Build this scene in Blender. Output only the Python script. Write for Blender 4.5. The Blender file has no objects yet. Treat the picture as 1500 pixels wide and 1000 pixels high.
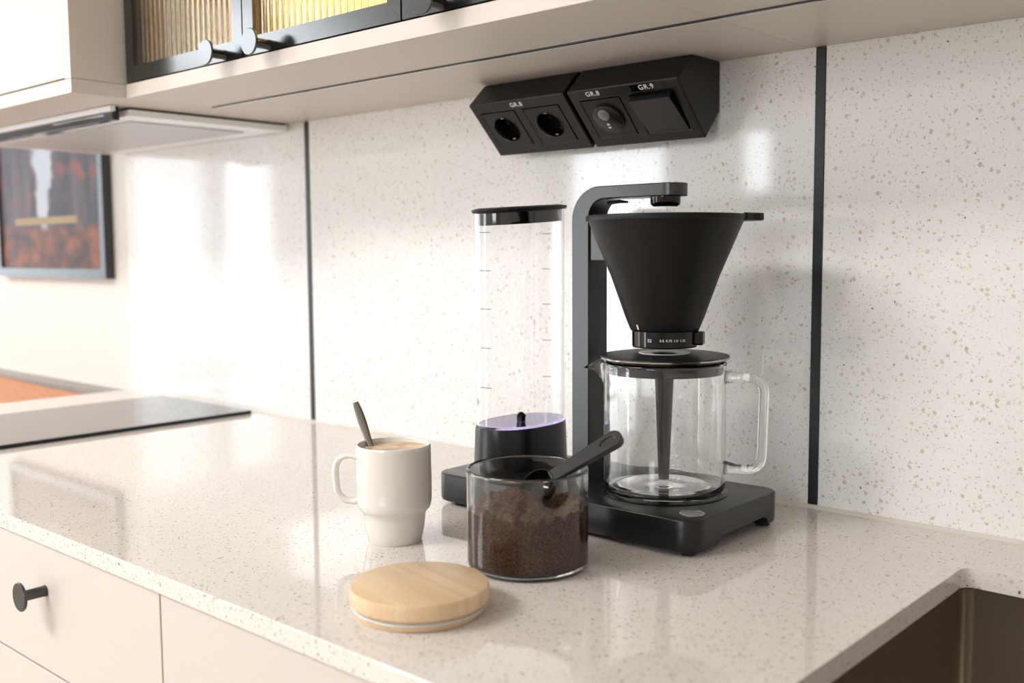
import bpy, bmesh, math, random
from mathutils import Vector, Matrix, noise

random.seed(7)
PI = math.pi
SC = bpy.context.scene
COL = SC.collection
Z0 = 0.9            # height of the worktop above the floor

# ------------------------------------------------------------------ camera
F, YAW, PITCH, ROLL = 1497.18, 0.7290, 0.0882, -0.0068
fwd = Vector((-math.sin(YAW) * math.cos(PITCH), math.cos(YAW) * math.cos(PITCH), -math.sin(PITCH)))
rgt = Vector((math.cos(YAW), math.sin(YAW), 0))
upv = rgt.cross(fwd)
r2 = rgt * math.cos(ROLL) + upv * math.sin(ROLL)
u2 = -rgt * math.sin(ROLL) + upv * math.cos(ROLL)
cam_d = bpy.data.cameras.new('camera')
cam = bpy.data.objects.new('camera', cam_d)
COL.objects.link(cam)
cam.matrix_world = Matrix(((r2.x, u2.x, -fwd.x, 0.0), (r2.y, u2.y, -fwd.y, -1.0682), (r2.z, u2.z, -fwd.z, Z0 + 0.29), (0, 0, 0, 1)))
cam_d.sensor_width = 36
cam_d.lens = F / 1500 * 36
cam_d.clip_start = 0.02
cam_d.dof.use_dof = True
cam_d.dof.focus_distance = 1.085
cam_d.dof.aperture_fstop = 4.2
SC.camera = cam

# ------------------------------------------------------------------ light and exposure
SC.view_settings.view_transform = 'Standard'
SC.view_settings.look = 'None'
SC.view_settings.gamma = 1
SC.view_settings.use_curve_mapping = False
SC.view_settings.exposure = 0.03
SC.cycles.use_denoising = True
SC.cycles.max_bounces = 24
SC.cycles.diffuse_bounces = 6
SC.cycles.glossy_bounces = 8
SC.cycles.transmission_bounces = 20
SC.cycles.transparent_max_bounces = 20
SC.cycles.sample_clamp_indirect = 6
SC.cycles.blur_glossy = 0.3

world = bpy.data.worlds.new('sky')
SC.world = world
world.use_nodes = True
world.node_tree.nodes['Background'].inputs[0].default_value = (0.85, 0.93, 1.0, 1)
world.node_tree.nodes['Background'].inputs[1].default_value = 3.0


def area(name, loc, direction, sx, sy, power, color=(1, 1, 1)):
    d = bpy.data.lights.new(name, 'AREA')
    d.shape = 'RECTANGLE'
    d.size, d.size_y = sx, sy
    d.energy = power
    d.color = color
    o = bpy.data.objects.new(name, d)
    o.location = loc
    o.rotation_euler = Vector(direction).to_track_quat('-Z', 'Y').to_euler()
    COL.objects.link(o)
    return o


XL, XR, YF, ZC = -4.2, 1.8, -4.0, 2.5      # room: left wall, right wall, front wall, ceiling
DAY = (0.90, 0.955, 1.0)
# windows and added fill openings: (wall, a0, a1, z0, z1, radiance)
WINS_AND_FILL = [('left', -1.10, -0.14, 0.85, 2.2, 1.8), ('left', -1.56, -1.15, 0.5, 1.70, 1.3), ('left', -2.22, -1.60, 0.5, 1.68, 4.2), ('left', -2.70, -2.19, 0.5, 1.68, 2.2),
        ('left', -3.05, -1.90, 1.93, 2.42, 8.5),  # added light strip that brightens knobs and door rails, no known window
        ('front', -4.05, -3.30, 0.12, 1.83, 8.0), ('front', -2.85, -2.62, 1.47, 1.86, 8.0), ('front', -0.6, 0.6, 1.3, 2.2, 6.2)]  # last opening is added fill light for the right side
for wall, a0, a1, z0, z1, L in WINS_AND_FILL:
    A = (a1 - a0) * (z1 - z0)
    pw = L * A * PI
    if wall == 'left':
        area('daylight_or_fill', (XL - .03, (a0 + a1) / 2, (z0 + z1) / 2), (1, 0, 0), a1 - a0, z1 - z0, pw, DAY)
    else:
        area('daylight_or_fill', ((a0 + a1) / 2, YF - .03, (z0 + z1) / 2), (0, 1, 0), a1 - a0, z1 - z0, pw, DAY)
area('ceiling_fill_light', (-1.6, -2.1, ZC - .07), (0, 0, -1), 1.2, 0.6, 58, (1.0, 0.985, 0.96))  # added fill light under the ceiling, no lamp known there

# ------------------------------------------------------------------ materials
def new_mat(name):
    m = bpy.data.materials.new(name)
    m.use_nodes = True
    return m, m.node_tree, m.node_tree.nodes['Principled BSDF']


def pbr(name, col, rough=.5, metal=0., spec=.5, **kw):
    m, nt, b = new_mat(name)
    b.inputs['Base Color'].default_value = (*col, 1)
    b.inputs['Roughness'].default_value = rough
    b.inputs['Metallic'].default_value = metal
    b.inputs['Specular IOR Level'].default_value = spec
    for k, v in kw.items():
        b.inputs[k].default_value = v
    return m


def N(nt, t, **kw):
    n = nt.nodes.new(t)
    for k, v in kw.items():
        setattr(n, k, v)
    return n


def grain(m, scale=900, strength=.08, dist=.0003, rvar=None):
    nt = m.node_tree
    b = nt.nodes['Principled BSDF']
    tc = N(nt, 'ShaderNodeTexCoord')
    no = N(nt, 'ShaderNodeTexNoise')
    no.inputs['Scale'].default_value = scale
    no.inputs['Detail'].default_value = 2
    nt.links.new(tc.outputs['Object'], no.inputs['Vector'])
    bp = N(nt, 'ShaderNodeBump')
    bp.inputs['Strength'].default_value = strength
    bp.inputs['Distance'].default_value = dist
    nt.links.new(no.outputs['Fac'], bp.inputs['Height'])
    nt.links.new(bp.outputs['Normal'], b.inputs['Normal'])
    return m


def terrazzo(name, base, rough, shares, gain=1.0, bump=.04, dark=1.0):
    m, nt, b = new_mat(name)
    L = nt.links.new
    tc = N(nt, 'ShaderNodeTexCoord')
    wn = N(nt, 'ShaderNodeTexNoise')
    wn.inputs['Scale'].default_value = 260
    wn.inputs['Detail'].default_value = 2
    L(tc.outputs['Object'], wn.inputs['Vector'])
    sub = N(nt, 'ShaderNodeVectorMath', operation='SUBTRACT')
    sub.inputs[1].default_value = (.5, .5, .5)
    L(wn.outputs['Color'], sub.inputs[0])
    mul = N(nt, 'ShaderNodeVectorMath', operation='SCALE')
    mul.inputs['Scale'].default_value = .0045
    L(sub.outputs[0], mul.inputs[0])
    add = N(nt, 'ShaderNodeVectorMath', operation='ADD')
    L(tc.outputs['Object'], add.inputs[0])
    L(mul.outputs[0], add.inputs[1])
    cur = None
    hsum = None
    # (cell scale, share of cells with a chip, chip size, colours)
    layers = [
        (430, .50, .42, [(0, (.64, .60, .55)), (.5, (.80, .775, .74)), (1, (.70, .62, .52))], .55),
        (300, .16, .34, [(0, (.50, .43, .34)), (.35, (.60, .53, .44)), (.7, (.42, .36, .30)), (1, (.62, .60, .57))], .62),
        (150, .17, .30, [(0, (.46, .35, .25)), (.3, (.58, .49, .38)), (.6, (.56, .53, .49)), (.9, (.46, .36, .28)), (1, (.36, .30, .25))], .72),
        (330, .03, .36, [(0, (.12, .10, .08)), (1, (.24, .15, .10))], .9),
    ]
    basec = N(nt, 'ShaderNodeRGB')
    basec.outputs[0].default_value = (*base, 1)
    cur = basec.outputs[0]
    for i, (sc, share, size, cols, amt) in enumerate(layers):
        share = shares[i]
        off = N(nt, 'ShaderNodeVectorMath', operation='ADD')
        off.inputs[1].default_value = (i * 1.37, i * 2.11, i * .73)
        L(add.outputs[0], off.inputs[0])
        vo = N(nt, 'ShaderNodeTexVoronoi', feature='F1')
        vo.inputs['Scale'].default_value = sc * gain
        L(off.outputs[0], vo.inputs['Vector'])
        sp = N(nt, 'ShaderNodeSeparateColor')
        L(vo.outputs['Color'], sp.inputs[0])
        lt = N(nt, 'ShaderNodeMath', operation='LESS_THAN')
        lt.inputs[1].default_value = share
        L(sp.outputs[0], lt.inputs[0])
        rad = N(nt, 'ShaderNodeMath', operation='MULTIPLY_ADD')
        rad.inputs[1].default_value = size * .8
        rad.inputs[2].default_value = size * .45
        L(sp.outputs[1], rad.inputs[0])
        inr = N(nt, 'ShaderNodeMath', operation='LESS_THAN')
        L(vo.outputs['Distance'], inr.inputs[0])
        L(rad.outputs[0], inr.inputs[1])
        mk = N(nt, 'ShaderNodeMath', operation='MULTIPLY')
        L(lt.outputs[0], mk.inputs[0])
        L(inr.outputs[0], mk.inputs[1])
        mk2 = N(nt, 'ShaderNodeMath', operation='MULTIPLY')
        mk2.inputs[1].default_value = min(1, amt * dark)
        L(mk.outputs[0], mk2.inputs[0])
        cr = N(nt, 'ShaderNodeValToRGB')
        e = cr.color_ramp.elements
        e[0].position, e[0].color = cols[0][0], (*cols[0][1], 1)
        e[1].position, e[1].color = cols[-1][0], (*cols[-1][1], 1)
        for p, c_ in cols[1:-1]:
            k = e.new(p)
            k.color = (*c_, 1)
        L(sp.outputs[2], cr.inputs[0])
        mx = N(nt, 'ShaderNodeMix', data_type='RGBA')
        L(mk2.outputs[0], mx.inputs[0])
        L(cur, mx.inputs[6])
        L(cr.outputs[0], mx.inputs[7])
        cur = mx.outputs[2]
        if i == 0:
            hsum = sp.outputs[1]
    L(cur, b.inputs['Base Color'])
    b.inputs['Roughness'].default_value = rough
    b.inputs['IOR'].default_value = 1.58
    # polished stone is never quite flat: each chip tilts the gloss a little
    bp = N(nt, 'ShaderNodeBump')
    bp.inputs['Strength'].default_value = bump
    bp.inputs['Distance'].default_value = .0004
    L(hsum, bp.inputs['Height'])
    L(bp.outputs['Normal'], b.inputs['Normal'])
    return m


M = {}
M['stone'] = terrazzo('terrazzo_stone_polished', (.73, .668, .618), .035, [.50, .50, .26, .12], 1.25, .018, 1.3)
M['panel'] = terrazzo('terrazzo_panel', (.79, .775, .755), .06, [.55, .46, .26, .006], 1.12, .05)
M['cream'] = grain(pbr('cream_lacquer', (.61, .54, .485), .42), 700, .05)
M['cream_dark'] = pbr('cream_carcass', (.60, .51, .42), .5)
M['paint'] = grain(pbr('wall_paint', (.70, .67, .635), .8), 300, .1)
M['ceil'] = pbr('ceiling_paint', (.88, .87, .85), .9)
M['black_metal'] = grain(pbr('black_lacquer', (.008, .008, .008), .20, 0, .9), 1200, .05)
M['black_matte'] = grain(pbr('black_matt_plastic', (.0065, .006, .0055), .30, 0, .36), 1500, .12, .0002)
M['scoop_plastic'] = grain(pbr('dark_grey_plastic', (.016, .016, .017), .36, 0, .6), 1500, .08, .0002)
M['stand_paint'] = grain(pbr('black_satin_paint', (.007, .007, .0075), .30, 0, .75), 1500, .08, .0002)
M['base_paint'] = grain(pbr('black_base_paint', (.006, .006, .006), .30, 0, .42), 1500, .08, .0002)
M['black_soft'] = grain(pbr('black_soft_plastic', (.0065, .006, .0055), .44, 0, .22), 1500, .1, .0002)
M['black_gloss'] = pbr('black_gloss_plastic', (.004, .0035, .0035), .05, 0, .35)
M['black_deep'] = pbr('black_recess', (.004, .004, .004), .7)
M['joint'] = pbr('black_joint_profile', (.012, .013, .014), .38)
M['silicone'] = pbr('sealant', (.72, .66, .60), .45)
M['steel'] = pbr('brushed_steel', (.40, .355, .30), .26, 1.0)
M['chrome'] = pbr('polished_steel', (.50, .48, .45), .12, 1.0)
M['lip_glass'] = pbr('dark_lip_glass', (.010, .010, .014), .06)
M['glass_black'] = pbr('ceramic_glass', (.012, .012, .013), .05, IOR=2.1)
M['ceramic'] = pbr('white_ceramic', (.70, .67, .625), .10, **{'Coat Weight': .5, 'Coat Roughness': .04})
M['white_print'] = pbr('white_print', (.85, .85, .85), .5)
M['white_plastic'] = pbr('white_plastic', (.8, .8, .78), .4)
M['hood_white'] = pbr('hood_enamel', (.86, .86, .86), .3)
M['rubber'] = pbr('rubber', (.012, .012, .012), .7)
M['silicone_clear'] = pbr('clear_silicone', (.86, .84, .80), .25, **{'Transmission Weight': .35})
M['grey_dark'] = pbr('grey_tick', (.10, .10, .10), .5)
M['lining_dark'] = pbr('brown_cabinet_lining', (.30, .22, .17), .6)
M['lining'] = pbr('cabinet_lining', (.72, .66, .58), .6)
M['floor_wood'] = pbr('floor_oak', (.42, .37, .32), .45)


def glass(name, col=(1, 1, 1), rough=0.0, ior=1.47):
    m, nt, b = new_mat(name)
    b.inputs['Base Color'].default_value = (*col, 1)
    b.inputs['Transmission Weight'].default_value = 1
    b.inputs['Roughness'].default_value = rough
    b.inputs['IOR'].default_value = ior
    return m


M['glass'] = glass('clear_glass', (.985, .99, .985), 0.0, 1.47)
M['handle_glass'] = glass('clear_glass_rod', (.99, .985, .965), 0.0, 1.47)
M['tank'] = glass('clear_tank_plastic', (.99, .985, .985), 0.0, 1.38)
M['violet'] = glass('violet_clear_plastic', (.62, .54, .95), .05, 1.3)
M['amber'] = glass('amber_ribbed_glass', (.93, .82, .62), .06, 1.45)


def wood(name, c0, c1, scale=(3, 60, 60), rot=0., rough=.42):
    m, nt, b = new_mat(name)
    L = nt.links.new
    tc = N(nt, 'ShaderNodeTexCoord')
    mp = N(nt, 'ShaderNodeMapping')
    mp.inputs['Rotation'].default_value = (0, 0, rot)
    L(tc.outputs['Object'], mp.inputs['Vector'])
    mp2 = N(nt, 'ShaderNodeMapping')
    mp2.inputs['Scale'].default_value = scale
    L(mp.outputs[0], mp2.inputs['Vector'])
    no = N(nt, 'ShaderNodeTexNoise')
    no.inputs['Scale'].default_value = 4
    no.inputs['Detail'].default_value = 6
    no.inputs['Roughness'].default_value = .6
    L(mp2.outputs[0], no.inputs['Vector'])
    # lamella steps
    sx = N(nt, 'ShaderNodeSeparateXYZ')
    L(mp.outputs[0], sx.inputs[0])
    ml = N(nt, 'ShaderNodeMath', operation='MULTIPLY')
    ml.inputs[1].default_value = 1 / .0055
    L(sx.outputs[1], ml.inputs[0])
    fl = N(nt, 'ShaderNodeMath', operation='FLOOR')
    L(ml.outputs[0], fl.inputs[0])
    wn = N(nt, 'ShaderNodeTexWhiteNoise', noise_dimensions='1D')
    L(fl.outputs[0], wn.inputs['W'])
    mx = N(nt, 'ShaderNodeMath', operation='MULTIPLY_ADD')
    mx.inputs[1].default_value = .26
    L(wn.outputs['Value'], mx.inputs[0])
    hl = N(nt, 'ShaderNodeMath', operation='MULTIPLY')
    hl.inputs[1].default_value = .6
    L(no.outputs['Fac'], hl.inputs[0])
    L(hl.outputs[0], mx.inputs[2])
    cr = N(nt, 'ShaderNodeValToRGB')
    e = cr.color_ramp.elements
    e[0].position, e[0].color = .12, (*c0, 1)
    e[1].position, e[1].color = .80, (*c1, 1)
    L(mx.outputs[0], cr.inputs[0])
    L(cr.outputs[0], b.inputs['Base Color'])
    b.inputs['Roughness'].default_value = rough
    return m


M['bamboo'] = wood('bamboo', (.58, .38, .21), (.78, .59, .39), (4, 210, 210), math.radians(11))
M['orange_wood'] = wood('orange_stained_wood', (.50, .13, .015), (.72, .25, .035), (6, 12, 12), .3, .35)


def coffee_mat():
    m, nt, b = new_mat('ground_coffee')
    L = nt.links.new
    tc = N(nt, 'ShaderNodeTexCoord')
    no = N(nt, 'ShaderNodeTexNoise')
    no.inputs['Scale'].default_value = 620
    no.inputs['Detail'].default_value = 5
    L(tc.outputs['Object'], no.inputs['Vector'])
    cr = N(nt, 'ShaderNodeValToRGB')
    e = cr.color_ramp.elements
    e[0].position, e[0].color = .38, (.006, .0025, .0012, 1)
    e[1].position, e[1].color = .70, (.165, .060, .023, 1)
    L(no.outputs['Fac'], cr.inputs[0])
    L(cr.outputs[0], b.inputs['Base Color'])
    b.inputs['Roughness'].default_value = .85
    bp = N(nt, 'ShaderNodeBump')
    bp.inputs['Strength'].default_value = .7
    bp.inputs['Distance'].default_value = .001
    L(no.outputs['Fac'], bp.inputs['Height'])
    L(bp.outputs['Normal'], b.inputs['Normal'])
    return m


def crema_mat():
    m, nt, b = new_mat('milky_coffee')
    L = nt.links.new
    tc = N(nt, 'ShaderNodeTexCoord')
    no = N(nt, 'ShaderNodeTexNoise')
    no.inputs['Scale'].default_value = 38
    no.inputs['Detail'].default_value = 3
    no.inputs['Distortion'].default_value = 1.2
    L(tc.outputs['Object'], no.inputs['Vector'])
    cr = N(nt, 'ShaderNodeValToRGB')
    e = cr.color_ramp.elements
    e[0].position, e[0].color = .36, (.55, .33, .15, 1)
    e[1].position, e[1].color = .62, (.76, .60, .43, 1)
    L(no.outputs['Fac'], cr.inputs[0])
    L(cr.outputs[0], b.inputs['Base Color'])
    b.inputs['Roughness'].default_value = .35
    return m


def forest_print():
    m, nt, b = new_mat('forest_print')
    L = nt.links.new
    tc = N(nt, 'ShaderNodeTexCoord')
    sx = N(nt, 'ShaderNodeSeparateXYZ')
    L(tc.outputs['Generated'], sx.inputs[0])          # x across, z up
    # trunks: noise stretched along z
    mp = N(nt, 'ShaderNodeMapping')
    mp.inputs['Scale'].default_value = (9, 1, 1.2)
    L(tc.outputs['Generated'], mp.inputs['Vector'])
    tr = N(nt, 'ShaderNodeTexNoise')
    tr.inputs['Scale'].default_value = 1.2
    tr.inputs['Detail'].default_value = 5
    L(mp.outputs[0], tr.inputs['Vector'])
    crt = N(nt, 'ShaderNodeValToRGB')
    e = crt.color_ramp.elements
    e[0].position, e[0].color = .36, (.006, .006, .014, 1)
    e[1].position, e[1].color = .70, (.085, .050, .055, 1)
    L(tr.outputs['Fac'], crt.inputs[0])
    # orange leaves blotches high up
    ln = N(nt, 'ShaderNodeTexNoise')
    ln.inputs['Scale'].default_value = 7
    ln.inputs['Detail'].default_value = 6
    L(tc.outputs['Generated'], ln.inputs['Vector'])
    lr = N(nt, 'ShaderNodeValToRGB')
    lr.color_ramp.elements[0].position = .54
    lr.color_ramp.elements[1].position = .68
    L(ln.outputs['Fac'], lr.inputs[0])
    up = N(nt, 'ShaderNodeMapRange')
    up.inputs['From Min'].default_value = .30
    up.inputs['From Max'].default_value = .60
    L(sx.outputs[2], up.inputs['Value'])
    lm = N(nt, 'ShaderNodeMath', operation='MULTIPLY')
    L(lr.outputs[0], lm.inputs[0])
    L(up.outputs[0], lm.inputs[1])
    m1 = N(nt, 'ShaderNodeMix', data_type='RGBA')
    m1.inputs[7].default_value = (.24, .045, .014, 1)
    L(lm.outputs[0], m1.inputs[0])
    L(crt.outputs[0], m1.inputs[6])
    # misty light gap in the middle (wider towards the top)
    dx = N(nt, 'ShaderNodeMath', operation='SUBTRACT')
    dx.inputs[1].default_value = .465
    L(sx.outputs[0], dx.inputs[0])
    wv = N(nt, 'ShaderNodeTexNoise')
    wv.inputs['Scale'].default_value = 9
    wv.inputs['Detail'].default_value = 4
    L(tc.outputs['Generated'], wv.inputs['Vector'])
    wa = N(nt, 'ShaderNodeMath', operation='MULTIPLY_ADD')
    wa.inputs[1].default_value = .16
    L(wv.outputs['Fac'], wa.inputs[0])
    L(dx.outputs[0], wa.inputs[2])
    ws = N(nt, 'ShaderNodeMath', operation='SUBTRACT')
    ws.inputs[1].default_value = .08
    L(wa.outputs[0], ws.inputs[0])
    ab = N(nt, 'ShaderNodeMath', operation='ABSOLUTE')
    L(ws.outputs[0], ab.inputs[0])
    wz = N(nt, 'ShaderNodeMapRange')
    wz.inputs['From Min'].default_value = .27
    wz.inputs['From Max'].default_value = .70
    wz.inputs['To Min'].default_value = .045
    wz.inputs['To Max'].default_value = .125
    L(sx.outputs[2], wz.inputs['Value'])
    dv = N(nt, 'ShaderNodeMath', operation='DIVIDE')
    L(ab.outputs[0], dv.inputs[0])
    L(wz.outputs[0], dv.inputs[1])
    gm = N(nt, 'ShaderNodeMapRange')
    gm.inputs['From Min'].default_value = 1.15
    gm.inputs['From Max'].default_value = .75
    L(dv.outputs[0], gm.inputs['Value'])
    m2 = N(nt, 'ShaderNodeMix', data_type='RGBA')
    m2.inputs[7].default_value = (.34, .37, .42, 1)
    L(gm.outputs[0], m2.inputs[0])
    L(m1.outputs[2], m2.inputs[6])
    # pale ground strip behind
    ban = N(nt, 'ShaderNodeMath', operation='COMPARE')
    ban.inputs[1].default_value = .262
    ban.inputs[2].default_value = .020
    L(sx.outputs[2], ban.inputs[0])
    bx_ = N(nt, 'ShaderNodeMath', operation='COMPARE')
    bx_.inputs[1].default_value = .47
    bx_.inputs[2].default_value = .31
    L(sx.outputs[0], bx_.inputs[0])
    bb = N(nt, 'ShaderNodeMath', operation='MULTIPLY')
    L(ban.outputs[0], bb.inputs[0])
    L(bx_.outputs[0], bb.inputs[1])
    # ground of leaves
    gn = N(nt, 'ShaderNodeTexNoise')
    gn.inputs['Scale'].default_value = 9
    gn.inputs['Detail'].default_value = 7
    L(tc.outputs['Generated'], gn.inputs['Vector'])
    gr = N(nt, 'ShaderNodeValToRGB')
    e = gr.color_ramp.elements
    e[0].position, e[0].color = .38, (.035, .010, .006, 1)
    e[1].position, e[1].color = .66, (.21, .055, .018, 1)
    L(gn.outputs['Fac'], gr.inputs[0])
    gz = N(nt, 'ShaderNodeMapRange')
    gz.inputs['From Min'].default_value = .255
    gz.inputs['From Max'].default_value = .20
    L(sx.outputs[2], gz.inputs['Value'])
    m3 = N(nt, 'ShaderNodeMix', data_type='RGBA')
    L(gz.outputs[0], m3.inputs[0])
    L(m2.outputs[2], m3.inputs[6])
    L(gr.outputs[0], m3.inputs[7])
    m4 = N(nt, 'ShaderNodeMix', data_type='RGBA')
    m4.inputs[7].default_value = (.26, .17, .07, 1)
    L(bb.outputs[0], m4.inputs[0])
    L(m3.outputs[2], m4.inputs[6])
    L(m4.outputs[2], b.inputs['Base Color'])
    b.inputs['Roughness'].default_value = .5
    b.inputs['Specular IOR Level'].default_value = .25
    return m


M['coffee'] = coffee_mat()
M['crema'] = crema_mat()
M['print'] = forest_print()

# ------------------------------------------------------------------ helpers
ORG = {}


def thing(name, loc, label, cat, group=None):
    o = bpy.data.objects.new(name, None)
    o.empty_display_size = .02
    o.location = loc
    COL.objects.link(o)
    ORG[o.name] = Vector(loc)
    tag(o, label, cat, group)
    return o


def tag(o, label, cat, group=None):
    o['label'] = label
    o['category'] = cat
    if group:
        o['group'] = group
    return o


def org_of(o):
    return ORG[o.name] if o is not None and o.name in ORG else Vector((0, 0, 0))


def obj(name, bm, mat, parent=None, smooth=False, angle=35, label=None, recalc=True):
    """bm is in world coordinates; the object's origin is its parent's."""
    off = org_of(parent)
    if recalc:
        bmesh.ops.recalc_face_normals(bm, faces=bm.faces)
    bmesh.ops.translate(bm, verts=bm.verts, vec=-off)
    me = bpy.data.meshes.new(name)
    bm.to_mesh(me)
    bm.free()
    me.materials.append(M[mat] if isinstance(mat, str) else mat)
    if smooth:
        for p in me.polygons:
            p.use_smooth = True
        try:
            me.set_sharp_from_angle(angle=math.radians(angle))
        except Exception:
            pass
    o = bpy.data.objects.new(name, me)
    COL.objects.link(o)
    if parent is not None:
        o.parent = parent
        ORG[o.name] = off
    if label:
        o['label'] = label
    return o


def struct(name, bm, mat, parent=None, **kw):
    o = obj(name, bm, mat, parent, **kw)
    if parent is None:
        o['kind'] = 'structure'
    return o


def add_box(bm, x0, x1, y0, y1, z0, z1, bev=0., seg=2):
    r = bmesh.ops.create_cube(bm, size=1)
    vs = r['verts']
    for v in vs:
        v.co = Vector(((x0 + x1) / 2 + v.co.x * (x1 - x0), (y0 + y1) / 2 + v.co.y * (y1 - y0), (z0 + z1) / 2 + v.co.z * (z1 - z0)))
    if bev > 0:
        es = list({e for v in vs for e in v.link_edges})
        bmesh.ops.bevel(bm, geom=es, offset=bev, segments=seg, affect='EDGES', profile=.5)
    return bm


def box(*a, **k):
    return add_box(bmesh.new(), *a, **k)


def add_lathe(bm, prof, cx, cy, z=0, seg=64, cap=True, a0=0.):
    rings = []
    for r, h in prof:
        if r < 1e-6:
            rings.append([bm.verts.new((cx, cy, z + h))])
        else:
            rings.append([bm.verts.new((cx + r * math.cos(a0 + 2 * PI * i / seg), cy + r * math.sin(a0 + 2 * PI * i / seg), z + h)) for i in range(seg)])
    for a, b in zip(rings, rings[1:]):
        for i in range(seg):
            j = (i + 1) % seg
            if len(a) == 1 and len(b) == 1:
                continue
            if len(a) == 1:
                bm.faces.new((a[0], b[i], b[j]))
            elif len(b) == 1:
                bm.faces.new((a[i], b[0], a[j]))
            else:
                bm.faces.new((a[i], b[i], b[j], a[j]))
    if cap:
        if len(rings[0]) > 1:
            bm.faces.new(rings[0])
        if len(rings[-1]) > 1:
            bm.faces.new(rings[-1])
    return rings


def lathe(*a, **k):
    bm = bmesh.new()
    add_lathe(bm, *a, **k)
    return bm


def closed_lathe(prof, cx, cy, z=0, seg=96):
    """profile is a closed loop (shell): outer up, inner down; may start and end on the axis."""
    bm = bmesh.new()
    add_lathe(bm, prof, cx, cy, z, seg, cap=False)
    return bm


def add_tube(bm, pts, rad, seg=12, caps=True, flat=1.0, up=None):
    """sweep a circle (or ellipse: flat) along pts; rad number or list"""
    pts = [Vector(p) for p in pts]
    n = len(pts)
    rads = rad if isinstance(rad, (list, tuple)) else [rad] * n
    flats = flat if isinstance(flat, (list, tuple)) else [flat] * n
    tang = []
    for i in range(n):
        t = (pts[min(i + 1, n - 1)] - pts[max(i - 1, 0)]).normalized()
        tang.append(t)
    ref = Vector(up) if up is not None else Vector((0, 0, 1))
    if abs(ref.dot(tang[0])) > .95:
        ref = Vector((0, 1, 0))
    u = (ref - tang[0] * ref.dot(tang[0])).normalized()
    rings = []
    for i in range(n):
        t = tang[i]
        u = (u - t * u.dot(t)).normalized()
        w = t.cross(u)
        rings.append([bm.verts.new(pts[i] + u * math.cos(2 * PI * k / seg) * rads[i] * flats[i] + w * math.sin(2 * PI * k / seg) * rads[i]) for k in range(seg)])
    for a, b in zip(rings, rings[1:]):
        for k in range(seg):
            j = (k + 1) % seg
            bm.faces.new((a[k], a[j], b[j], b[k]))
    if caps:
        bm.faces.new(rings[0])
        bm.faces.new(rings[-1])
    return bm


def tube(*a, **k):
    return add_tube(bmesh.new(), *a, **k)


def add_prism(bm, outline, axis, a0, a1):
    """outline: list of 2-D points; axis 'x': (y,z); 'y': (x,z); 'z': (x,y)"""
    def mk(p, a):
        if axis == 'x':
            return (a, p[0], p[1])
        if axis == 'y':
            return (p[0], a, p[1])
        return (p[0], p[1], a)
    A = [bm.verts.new(mk(p, a0)) for p in outline]
    B = [bm.verts.new(mk(p, a1)) for p in outline]
    n = len(outline)
    for i in range(n):
        j = (i + 1) % n
        bm.faces.new((A[i], A[j], B[j], B[i]))
    bm.faces.new(A)
    bm.faces.new(B)
    return bm


def prism(*a):
    return add_prism(bmesh.new(), *a)


def rrect(x0, x1, y0, y1, r, n=8):
    if not isinstance(r, (list, tuple)):
        r = [r] * 4
    out = []
    for (cx, cy, a, rr) in ((x1 - r[0], y1 - r[0], 0, r[0]), (x0 + r[1], y1 - r[1], 90, r[1]), (x0 + r[2], y0 + r[2], 180, r[2]), (x1 - r[3], y0 + r[3], 270, r[3])):
        if rr < 1e-6:
            out.append((cx, cy))
            continue
        for k in range(n + 1):
            t = math.radians(a + 90 * k / n)
            out.append((cx + rr * math.cos(t), cy + rr * math.sin(t)))
    return out


def stack(layers, closed=True):
    """loft of equal-count outlines: layers = [(outline_xy, z), ...]"""
    bm = bmesh.new()
    R = [[bm.verts.new((p[0], p[1], z if not callable(z) else z(p[0], p[1]))) for p in o] for o, z in layers]
    n = len(R[0])
    for a, b in zip(R, R[1:]):
        for i in range(n):
            j = (i + 1) % n
            bm.faces.new((a[i], a[j], b[j], b[i]))
    if closed:
        bm.faces.new(R[0])
        bm.faces.new(R[-1])
    return bm


def bevel_obj(o, width, seg=3, angle=30):
    m = o.modifiers.new('bevel', 'BEVEL')
    m.width = width
    m.segments = seg
    m.limit_method = 'ANGLE'
    m.angle_limit = math.radians(angle)
    return o


def cut(o, bms):
    """boolean difference, baked into the mesh"""
    tmp = []
    for i, bm in enumerate(bms):
        bmesh.ops.recalc_face_normals(bm, faces=bm.faces)
        me = bpy.data.meshes.new('cutter')
        off = org_of(o)
        bmesh.ops.translate(bm, verts=bm.verts, vec=-off)
        bm.to_mesh(me)
        bm.free()
        c = bpy.data.objects.new('cutter', me)
        COL.objects.link(c)
        c.location = off if o.parent is not None else (0, 0, 0)
        if o.parent is None:
            c.location = (0, 0, 0)
        tmp.append(c)
        md = o.modifiers.new('cut', 'BOOLEAN')
        md.operation = 'DIFFERENCE'
        md.solver = 'EXACT'
        md.object = c
    bpy.context.view_layer.update()
    dg = bpy.context.evaluated_depsgraph_get()
    ev = o.evaluated_get(dg)
    me = bpy.data.meshes.new_from_object(ev)
    o.modifiers.clear()
    old = o.data
    me.name = old.name + '_cut'
    o.data = me
    for c in tmp:
        bpy.data.objects.remove(c, do_unlink=True)
    return o


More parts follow.
